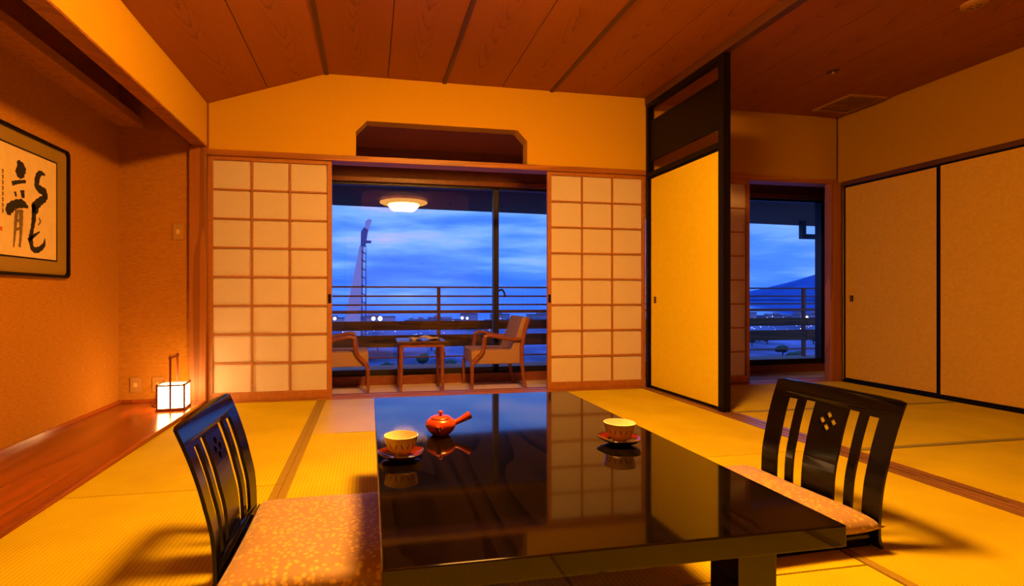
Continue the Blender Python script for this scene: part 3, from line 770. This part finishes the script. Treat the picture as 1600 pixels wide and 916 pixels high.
YC, ZM = (FY0 + FY1) / 2, (FZ0 + FZ1) / 2
def crop_pt(cx_, cy_):
    """brush strokes measured on the wall plane: photo crop pixels -> (y,z) on the wall"""
    px, py = cx_ / 3.392, 180 + cy_ / 3.392
    a = (px - CX) / F_PX; b = (HY - py) / F_PX
    rx, ry = a * cT + sT, cT - a * sT
    k = (XA + .012) / rx
    return (ry * k - YC, EYE + b * k - ZM)
def stroke(pts, ws, mat='ink', name='brush_stroke', lift=.0116):
    P = smooth_path([(*crop_pt(*p_), 0) for p_ in pts], 5)
    n = len(P); bm = nb(); prev = None
    for i, q in enumerate(P):
        t_ = i / (n - 1) * (len(ws) - 1); k = min(int(t_), len(ws) - 2); w = (ws[k] + (ws[k + 1] - ws[k]) * (t_ - k)) * .0017
        d = (P[min(i + 1, n - 1)] - P[max(i - 1, 0)]).normalized(); nn = Vector((-d.y, d.x, 0))
        w *= 1 + .12 * math.sin(i * 2.3)
        a, b = q + nn * w, q - nn * w
        cur = (bm.verts.new((lift, a.x, a.y)), bm.verts.new((lift, b.x, b.y)))
        if prev: bm.faces.new((prev[0], prev[1], cur[1], cur[0]))
        prev = cur
    bmesh.ops.recalc_face_normals(bm, faces=bm.faces[:])
    for f in bm.faces:
        if f.normal.x < 0: f.normal_flip()
    return obj(name, bm, mat, paper)
# left half of the character
stroke([(95, 240), (110, 275), (112, 310), (120, 335)], [5, 22, 24, 9])
stroke([(64, 362), (95, 355), (138, 352)], [7, 6, 5])
stroke([(80, 405), (86, 432)], [5, 4])
stroke([(118, 398), (124, 440)], [10, 7])
stroke([(48, 530), (50, 500), (78, 475), (118, 470), (150, 490)], [7, 17, 14, 14, 4])
stroke([(92, 500), (84, 560), (78, 640), (72, 700)], [9, 7, 5, 3], 'ink2', lift=.0117)
stroke([(112, 500), (112, 560), (110, 640), (104, 700)], [10, 9, 6, 5], 'ink2', lift=.0117)
stroke([(88, 560), (112, 556)], [5, 4], 'ink2', lift=.0118)
stroke([(86, 605), (110, 600)], [5, 4], 'ink2', lift=.0118)
# right half
stroke([(240, 318), (216, 308), (200, 330), (198, 380), (235, 410), (246, 450)], [3, 9, 12, 12, 15, 8])
stroke([(240, 440), (210, 460), (186, 490), (200, 520)], [12, 14, 17, 7])
stroke([(176, 470), (180, 540), (172, 600), (164, 650), (172, 705), (200, 715), (232, 690), (238, 655)], [8, 11, 8, 10, 9, 10, 8, 2])
stroke([(150, 665), (180, 640), (212, 618)], [7, 6, 2])
stroke([(206, 545), (214, 565), (202, 585)], [3, 4, 2], 'ink2', lift=.0117)
for yy in range(0, 8):
    stroke([(14, 285 + yy * 30), (16, 300 + yy * 30), (13, 308 + yy * 30)], [4, 3, 2], 'ink2', 'small_writing', .0117)
stroke([(6, 590), (6, 612)], [6, 6], 'seal', 'red_seal', .0117)

# ---------------------------------------------------------------- things on the side room ceiling
v = thing('ceiling_vent', 'square ceiling vent in the far corner of the side room', 'vent', (4.16, 3.725, ZC2))
hv = .185
for a in ((-hv, hv, -hv, -hv + .03), (-hv, hv, hv - .03, hv), (-hv, -hv + .03, -hv + .03, hv - .03), (hv - .03, hv, -hv + .03, hv - .03)):
    obj('vent_frame', bx(*a, -.014, .001), 'vent', v)
obj('vent_back', bx(-hv + .03, hv - .03, -hv + .03, hv - .03, -.004, .0), 'batten', v)
for k in range(9):
    obj('slat', bx(-hv + .03, hv - .03, -.138 + k * .031, -.126 + k * .031, -.010, -.003), 'vent', v)
sp = thing('sprinkler_head', 'small sprinkler head on the side room ceiling', 'sprinkler', (3.445, 3.21, ZC2))
shade(obj('cup', lathe(nb(), [(0, -.006), (.03, -.006), (.042, -.003), (.042, .0), (0, .0)], 24), 'batten', sp), 40)
shade(obj('nozzle', lathe(nb(), [(0, -.022), (.012, -.022), (.013, -.018), (.007, -.016), (.007, -.006), (0, -.006)], 16), 'vent', sp), 40)
ds = thing('smoke_detector', 'round ceiling detector cut by the top edge of the picture', 'detector', (3.452, 2.32, ZC2))
shade(obj('body', lathe(nb(), [(0, -.020), (.045, -.020), (.060, -.012), (.062, -.0), (0, 0)], 32), 'vent', ds), 40)
for k in range(6):
    a = k * PI / 3
    obj('slot', bx(.025 * math.cos(a) - .006, .025 * math.cos(a) + .006, .025 * math.sin(a) - .006, .025 * math.sin(a) + .006, -.0215, -.0195), 'batten', ds)

# ---------------------------------------------------------------- sunroom furniture
def armchair(label, loc, rz):
    """faces +x"""
    t = thing('armchair', label, 'armchair', loc, rz, 'sunroom armchairs')
    hw = .245
    for sy in (-1, 1):
        y = sy * hw
        pth = smooth_path([(.268, y, .0), (.268, y, .17), (.262, y, .265), (.225, y, .32), (.170, y, .375), (.152, y, .45), (.145, y, .525)], 4)
        shade(obj('front_leg', tube(nb(), pth, [.014 + .008 * min(1, i / 10) for i in range(len(pth))], 10), 'chairwood', t), 60)
        pth = smooth_path([(-.275, y, .0), (-.245, y, .16), (-.228, y, .32), (-.232, y, .46), (-.262, y, .60), (-.300, y, .715)], 4)
        shade(obj('rear_post', tube(nb(), pth, [.014 + .008 * min(1, i / 8) for i in range(len(pth))], 10), 'chairwood', t), 60)
        pth = smooth_path([(.150, y, .53), (.10, y, .548), (.0, y, .532), (-.12, y, .508), (-.235, y, .510)], 4)
        shade(obj('armrest', tube(nb(), pth, .019, 10, flat=1.2), 'chairwood', t), 60)
    st_ = nb(); box(st_, -.235, .275, -hw + .012, hw - .012, .265, .405, bev=.022)
    shade(obj('seat', st_, 'uphol', t), 50)
    bk = nb()
    prism(bk, [(-.20, .36), (-.125, .40), (-.205, .60), (-.235, .705), (-.250, .725), (-.300, .722), (-.305, .70), (-.262, .56), (-.235, .40)], 'y', -hw + .022, hw - .022)
    bmesh.ops.recalc_face_normals(bk, faces=bk.faces[:])
    shade(obj('back_cushion', bk, 'uphol', t), 30)
    return t
armchair('wooden armchair right of the side table, facing it', (1.252, 4.985, ZSUN), PI - .02)
armchair('wooden armchair half hidden behind the left shoji screen', (-.285, 5.02, ZSUN), .02)
st = thing('side_table', 'small glossy wooden side table between the two armchairs', 'table', (.498, 4.965, ZSUN))
obj('table_top', box(nb(), -.235, .235, -.20, .20, .478, .500, bev=.006), 'tabletopglass', st)
obj('apron', box(nb(), -.205, .205, -.17, .17, .440, .478, bev=.003), 'chairwood', st)
for sx in (-1, 1):
    for sy in (-1, 1):
        lg = nb(); tube(lg, [(sx * .198, sy * .165, .45), (sx * .198, sy * .165, .2), (sx * .205, sy * .172, .0)], [.021, .018, .013], 8)
        shade(obj('leg', lg, 'chairwood', st), 60)
bm = nb(); n = 14; g = {}
for i in range(n + 1):
    for j in range(n + 1):
        u, w = i / n - .5, j / n - .5
        z = .012 + .045 * max(0, .42 - abs(u * 1.1 + .1 * math.sin(9 * w))) + .014 * math.sin(11 * u + 5 * w) * math.sin(8 * w)
        g[i, j] = bm.verts.new((u * .26 + .02 * math.sin(7 * w), w * .17 + .015 * math.sin(9 * u), max(.0055, z)))
for i in range(n):
    for j in range(n): bm.faces.new((g[i, j], g[i + 1, j], g[i + 1, j + 1], g[i, j + 1]))
ex = bmesh.ops.extrude_face_region(bm, geom=bm.faces[:])
for v_ in ex['geom']:
    if isinstance(v_, bmesh.types.BMVert): v_.co.z -= .005
bmesh.ops.recalc_face_normals(bm, faces=bm.faces[:])
tag(obj('crumpled_cloth', bm, 'cloth', None, (.535, 4.955, ZSUN + .501), (0, 0, .1), smooth=True), 'pale crumpled cloth lying on the sunroom side table', 'cloth')

# ---------------------------------------------------------------- balcony
ZB, YR = -.20, 7.20
struct('floor_balcony', bx(-8, 16, YW + .12, YR + .12, ZB - .2, ZB), 'concrete', 'grey balcony floor')
struct('ceiling_balcony', prism(nb(), [(-8, YW + .12), (16, YW + .12), (16, 9.35), (-8, 7.65)], 'z', 2.245, 2.6), 'soffit_out', 'dark eave over the balcony')
rl = thing('balcony_railing', 'balcony railing of thin rails above wide timber boards', 'railing', (0, YR, ZB))
rl_z = lambda z: z - ZB
for z in (.93, .80, .675):
    obj('rail', bx(-8, 16, -.014, .014, rl_z(z) - .012, rl_z(z) + .012), 'rail', rl)
obj('rail', bx(-8, 16, -.025, .025, rl_z(.575) - .022, rl_z(.575) + .022), 'rail', rl)
obj('rail', bx(-8, 16, -.012, .012, rl_z(-.075) - .010, rl_z(-.075) + .010), 'rail', rl)
for z0, z1 in ((.315, .445), (.075, .245)):
    for x0 in (-7.2, -5.15, -3.1, -1.05, 1.0, 3.05, 5.10, 7.15, 9.2, 11.25):
        obj('timber_board', box(nb(), x0 + .004, x0 + 2.046, -.05, -.028, rl_z(z0), rl_z(z1), bev=.003), 'boards', rl)
for k in range(-3, 7):
    x = .99 + 2.05 * k
    obj('railing_post', box(nb(), x - .024, x + .024, -.026, .022, .0, rl_z(.93), bev=.003), 'rail', rl)
hb = thing('hanging_bracket', 'dark L-shaped bracket hanging from the eave outside the side room', 'bracket', (0, 0, 0))
q0 = far_pt(1254, 350, 8.3)
hb.location = (q0.x, 8.3, 2.245)
obj('upright', bx(-.045, .045, -.04, .04, -.34, 0), 'winframe', hb)
obj('arm', bx(.045, .72, -.04, .04, -.34, -.25), 'winframe', hb)
obj('upright', bx(.72, .81, -.04, .04, -.34, 0), 'winframe', hb)
for px in (702, 783):
    q = far_pt(px, 330, 7.6)
    h = tube(nb(), smooth_path([(0, 0, 0), (0, 0, -.03), (.02, 0, -.05), (.03, 0, -.03)], 4), .006, 6)
    tag(obj('eave_hook', h, 'winframe', None, (q.x, 7.6, 2.246)), 'small hook under the eave, %s the window mullion' % ('left of' if px < 760 else 'right of'), 'hook')

# ---------------------------------------------------------------- outside: town, stadium mast, mountain, sea
ZG = -31.0
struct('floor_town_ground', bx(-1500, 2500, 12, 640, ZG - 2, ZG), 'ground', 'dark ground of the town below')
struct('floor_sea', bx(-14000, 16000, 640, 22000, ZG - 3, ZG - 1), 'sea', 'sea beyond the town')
mt = thing('lighting_mast', 'tall pale stadium lighting mast rising over the town', 'tower', (0, 0, 0))
YM = 260.0
def mpoly(pts, d, mat, name):
    bm = nb(); prism(bm, [(p_.x, p_.z) for p_ in (far_pt(*q, YM) for q in pts)], 'y', YM, YM + d)
    return obj(name, bm, mat, mt)
mpoly([(533, 557), (563, 557), (563, 490), (569, 384), (562, 384), (551, 440), (540, 490)], 5, 'mast', 'concrete_fin')
for a, b in ((563.5, 566.5), (569.5, 572.5)):
    mpoly([(a, 557), (b, 557), (b, 384), (a + 2, 384)], 1.2, 'mastdark', 'mast_leg')
for k in range(12):
    y0 = 392 + k * 13
    mpoly([(564.5, y0), (572, y0 + 4), (572, y0 + 6), (564.5, y0 + 2)], .8, 'mastdark', 'cross_brace')
mpoly([(563.5, 385), (571, 385), (575, 360), (569, 355), (564, 362)], 4, 'mastdark', 'head_frame')
mpoly([(570, 358), (575, 361), (581, 344), (576, 342), (571, 346)], 2.5, 'mast', 'lamp_panel')
mpoly([(571, 376), (580, 376), (580, 379), (571, 379)], 4, 'mastdark', 'platform')

# mountain on the right
bm = nb(); ridge = [(1120, 476), (1165, 476), (1190, 470), (1212, 458), (1235, 448), (1262, 438), (1290, 426), (1340, 408), (1400, 398), (1480, 402), (1560, 420), (1660, 445), (1760, 466)]
YMo = 4200.0; prev = None
pts = smooth_path([far_pt(*q, YMo) for q in ridge], 6)
rng = random.Random(3)
for i, q in enumerate(pts):
    cur = []
    hgt = max(4, q.z - ZG)
    for j in range(9):
        t_ = j / 8
        cur.append(bm.verts.new((q.x + rng.uniform(-25, 25) * (0 < t_ < .9), YMo - 1500 * (1 - t_), ZG + hgt * (t_ ** 1.25) + (rng.uniform(-.05, .05) * hgt if 0 < t_ < 1 else 0))))
    cur.append(bm.verts.new((q.x, YMo + 1400, ZG)))
    if prev:
        for j in range(9): bm.faces.new((prev[j], cur[j], cur[j + 1], prev[j + 1]))
    prev = cur
bmesh.ops.recalc_face_normals(bm, faces=bm.faces[:])
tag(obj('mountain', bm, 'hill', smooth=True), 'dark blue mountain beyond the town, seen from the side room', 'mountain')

# town buildings, each on its own plot
def building(x, y, w, d, h):
    t = thing('town_building', 'low dark building of the town seen past the balcony railing', 'building', (x, y, ZG), group='town buildings below the balcony')
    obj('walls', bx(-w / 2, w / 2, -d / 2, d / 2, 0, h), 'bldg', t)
    obj('roof', bx(-w / 2 - .4, w / 2 + .4, -d / 2 - .4, d / 2 + .4, h, h + .7), 'bldgroof', t)
    obj('stair_tower', bx(-w * .2, w * .1, -d * .2, d * .2, h + .7, h + 3.2), 'bldg', t)
rng = random.Random(11)
plots = [(far_pt(px, 497, y).x, y, 8, 8) for px, y in ((583.5, 524), (594, 524), (523, 524), (722, 524), (730, 524), (1260, 526))]
def free_plot(x, y, w, d):
    if any(abs(x - a) < (w + c2) / 2 + 3 and abs(y - b) < (d + e2) / 2 + 3 for a, b, c2, e2 in plots): return False
    plots.append((x, y, w, d)); return True
for k in range(34):
    px = 505 + k * 11 if k < 34 else 0
    y = rng.uniform(535, 622)
    q = far_pt(px + rng.uniform(-5, 5), 480, y)
    w, d, h = rng.uniform(14, 42), rng.uniform(10, 20), rng.uniform(3, 11)
    if free_plot(q.x, y, w, d): building(q.x, y, w, d, h)
for k in range(22):
    y = rng.uniform(535, 622); q = far_pt(1165 + k * 6 + rng.uniform(-3, 3), 480, y)
    w, d, h = rng.uniform(10, 30), rng.uniform(8, 18), rng.uniform(3, 10)
    if free_plot(q.x, y, w, d): building(q.x, y, w, d, h)
# trees on the near side of the town
def blob(bm, c_, r, rs):
    m4 = Matrix.Translation(c_) @ Matrix.Diagonal((r, r, r * .8, 1))
    res = bmesh.ops.create_icosphere(bm, subdivisions=2, radius=1, matrix=m4)
    for v_ in res['verts']: v_.co += Vector((rs.uniform(-.16, .16), rs.uniform(-.16, .16), rs.uniform(-.16, .16))) * r
for k in range(26):
    y = rng.uniform(190, 330); px = 520 + k * 14 if k < 16 else 1175 + (k - 16) * 12
    q = far_pt(px, 540, y)
    if abs(q.x + 7) < 9 and 250 < y < 275 or not free_plot(q.x, y, 8, 8): continue
    t = thing('town_tree', 'round dark tree on the low ground before the town', 'tree', (q.x, y, ZG), group='trees below the balcony')
    tube_bm = tube(nb(), [(0, 0, 0), (0, 0, 3.2)], [.35, .25], 8); obj('trunk', tube_bm, 'trunk', t)
    cb = nb()
    for _ in range(5): blob(cb, (rng.uniform(-1.8, 1.8), rng.uniform(-1.8, 1.8), rng.uniform(3.2, 5.6)), rng.uniform(1.4, 2.3), rng)
    obj('crown', cb, 'foliage', t, smooth=True)
# floodlights and the town's countless small lights
def floodlight(px, py, y, r, label):
    q = far_pt(px, py, y)
    t = thing('flood_lamp', label, 'lamp', (q.x, y, ZG), group='bright lamps over the town')
    h = q.z - ZG
    obj('pole', tube(nb(), [(0, 0, 0), (0, 0, h)], [.35, .2], 8), 'mastdark', t)
    bm_ = nb(); bmesh.ops.create_icosphere(bm_, subdivisions=2, radius=r, matrix=Matrix.Translation((0, -.3, h)))
    obj('lamp_head', bm_, 'flood', t, smooth=True)
floodlight(583.5, 498, 524, 1.9, 'left of the paired bright white lamps beside the stadium mast')
floodlight(594, 498, 524, 2.2, 'right of the paired bright white lamps beside the stadium mast')
floodlight(523, 498, 524, 1.5, 'white lamp at the left edge of the window view, left of the mast')
floodlight(722, 497, 524, 1.4, 'left lamp of the pair seen just left of the window mullion')
floodlight(730, 497.5, 524, 1.2, 'right lamp of the pair seen just left of the window mullion')
floodlight(1260, 496, 526, 1.6, 'warm lamp over the town seen from the side room')
bm = nb()
for k in range(150):
    y = rng.uniform(345, 515)
    px = rng.uniform(520, 850) if k < 80 else rng.uniform(1175, 1290)
    q = far_pt(px, 500, y); z = ZG + rng.uniform(3, 9); r = .0006 * y * rng.uniform(.5, 1.2)
    bmesh.ops.create_icosphere(bm, subdivisions=1, radius=r, matrix=Matrix.Translation((q.x, y, z)))
tag(obj('town_lights', bm, 'townlight'), 'scattered small lights of the town at dusk', 'lights', None, 'stuff')
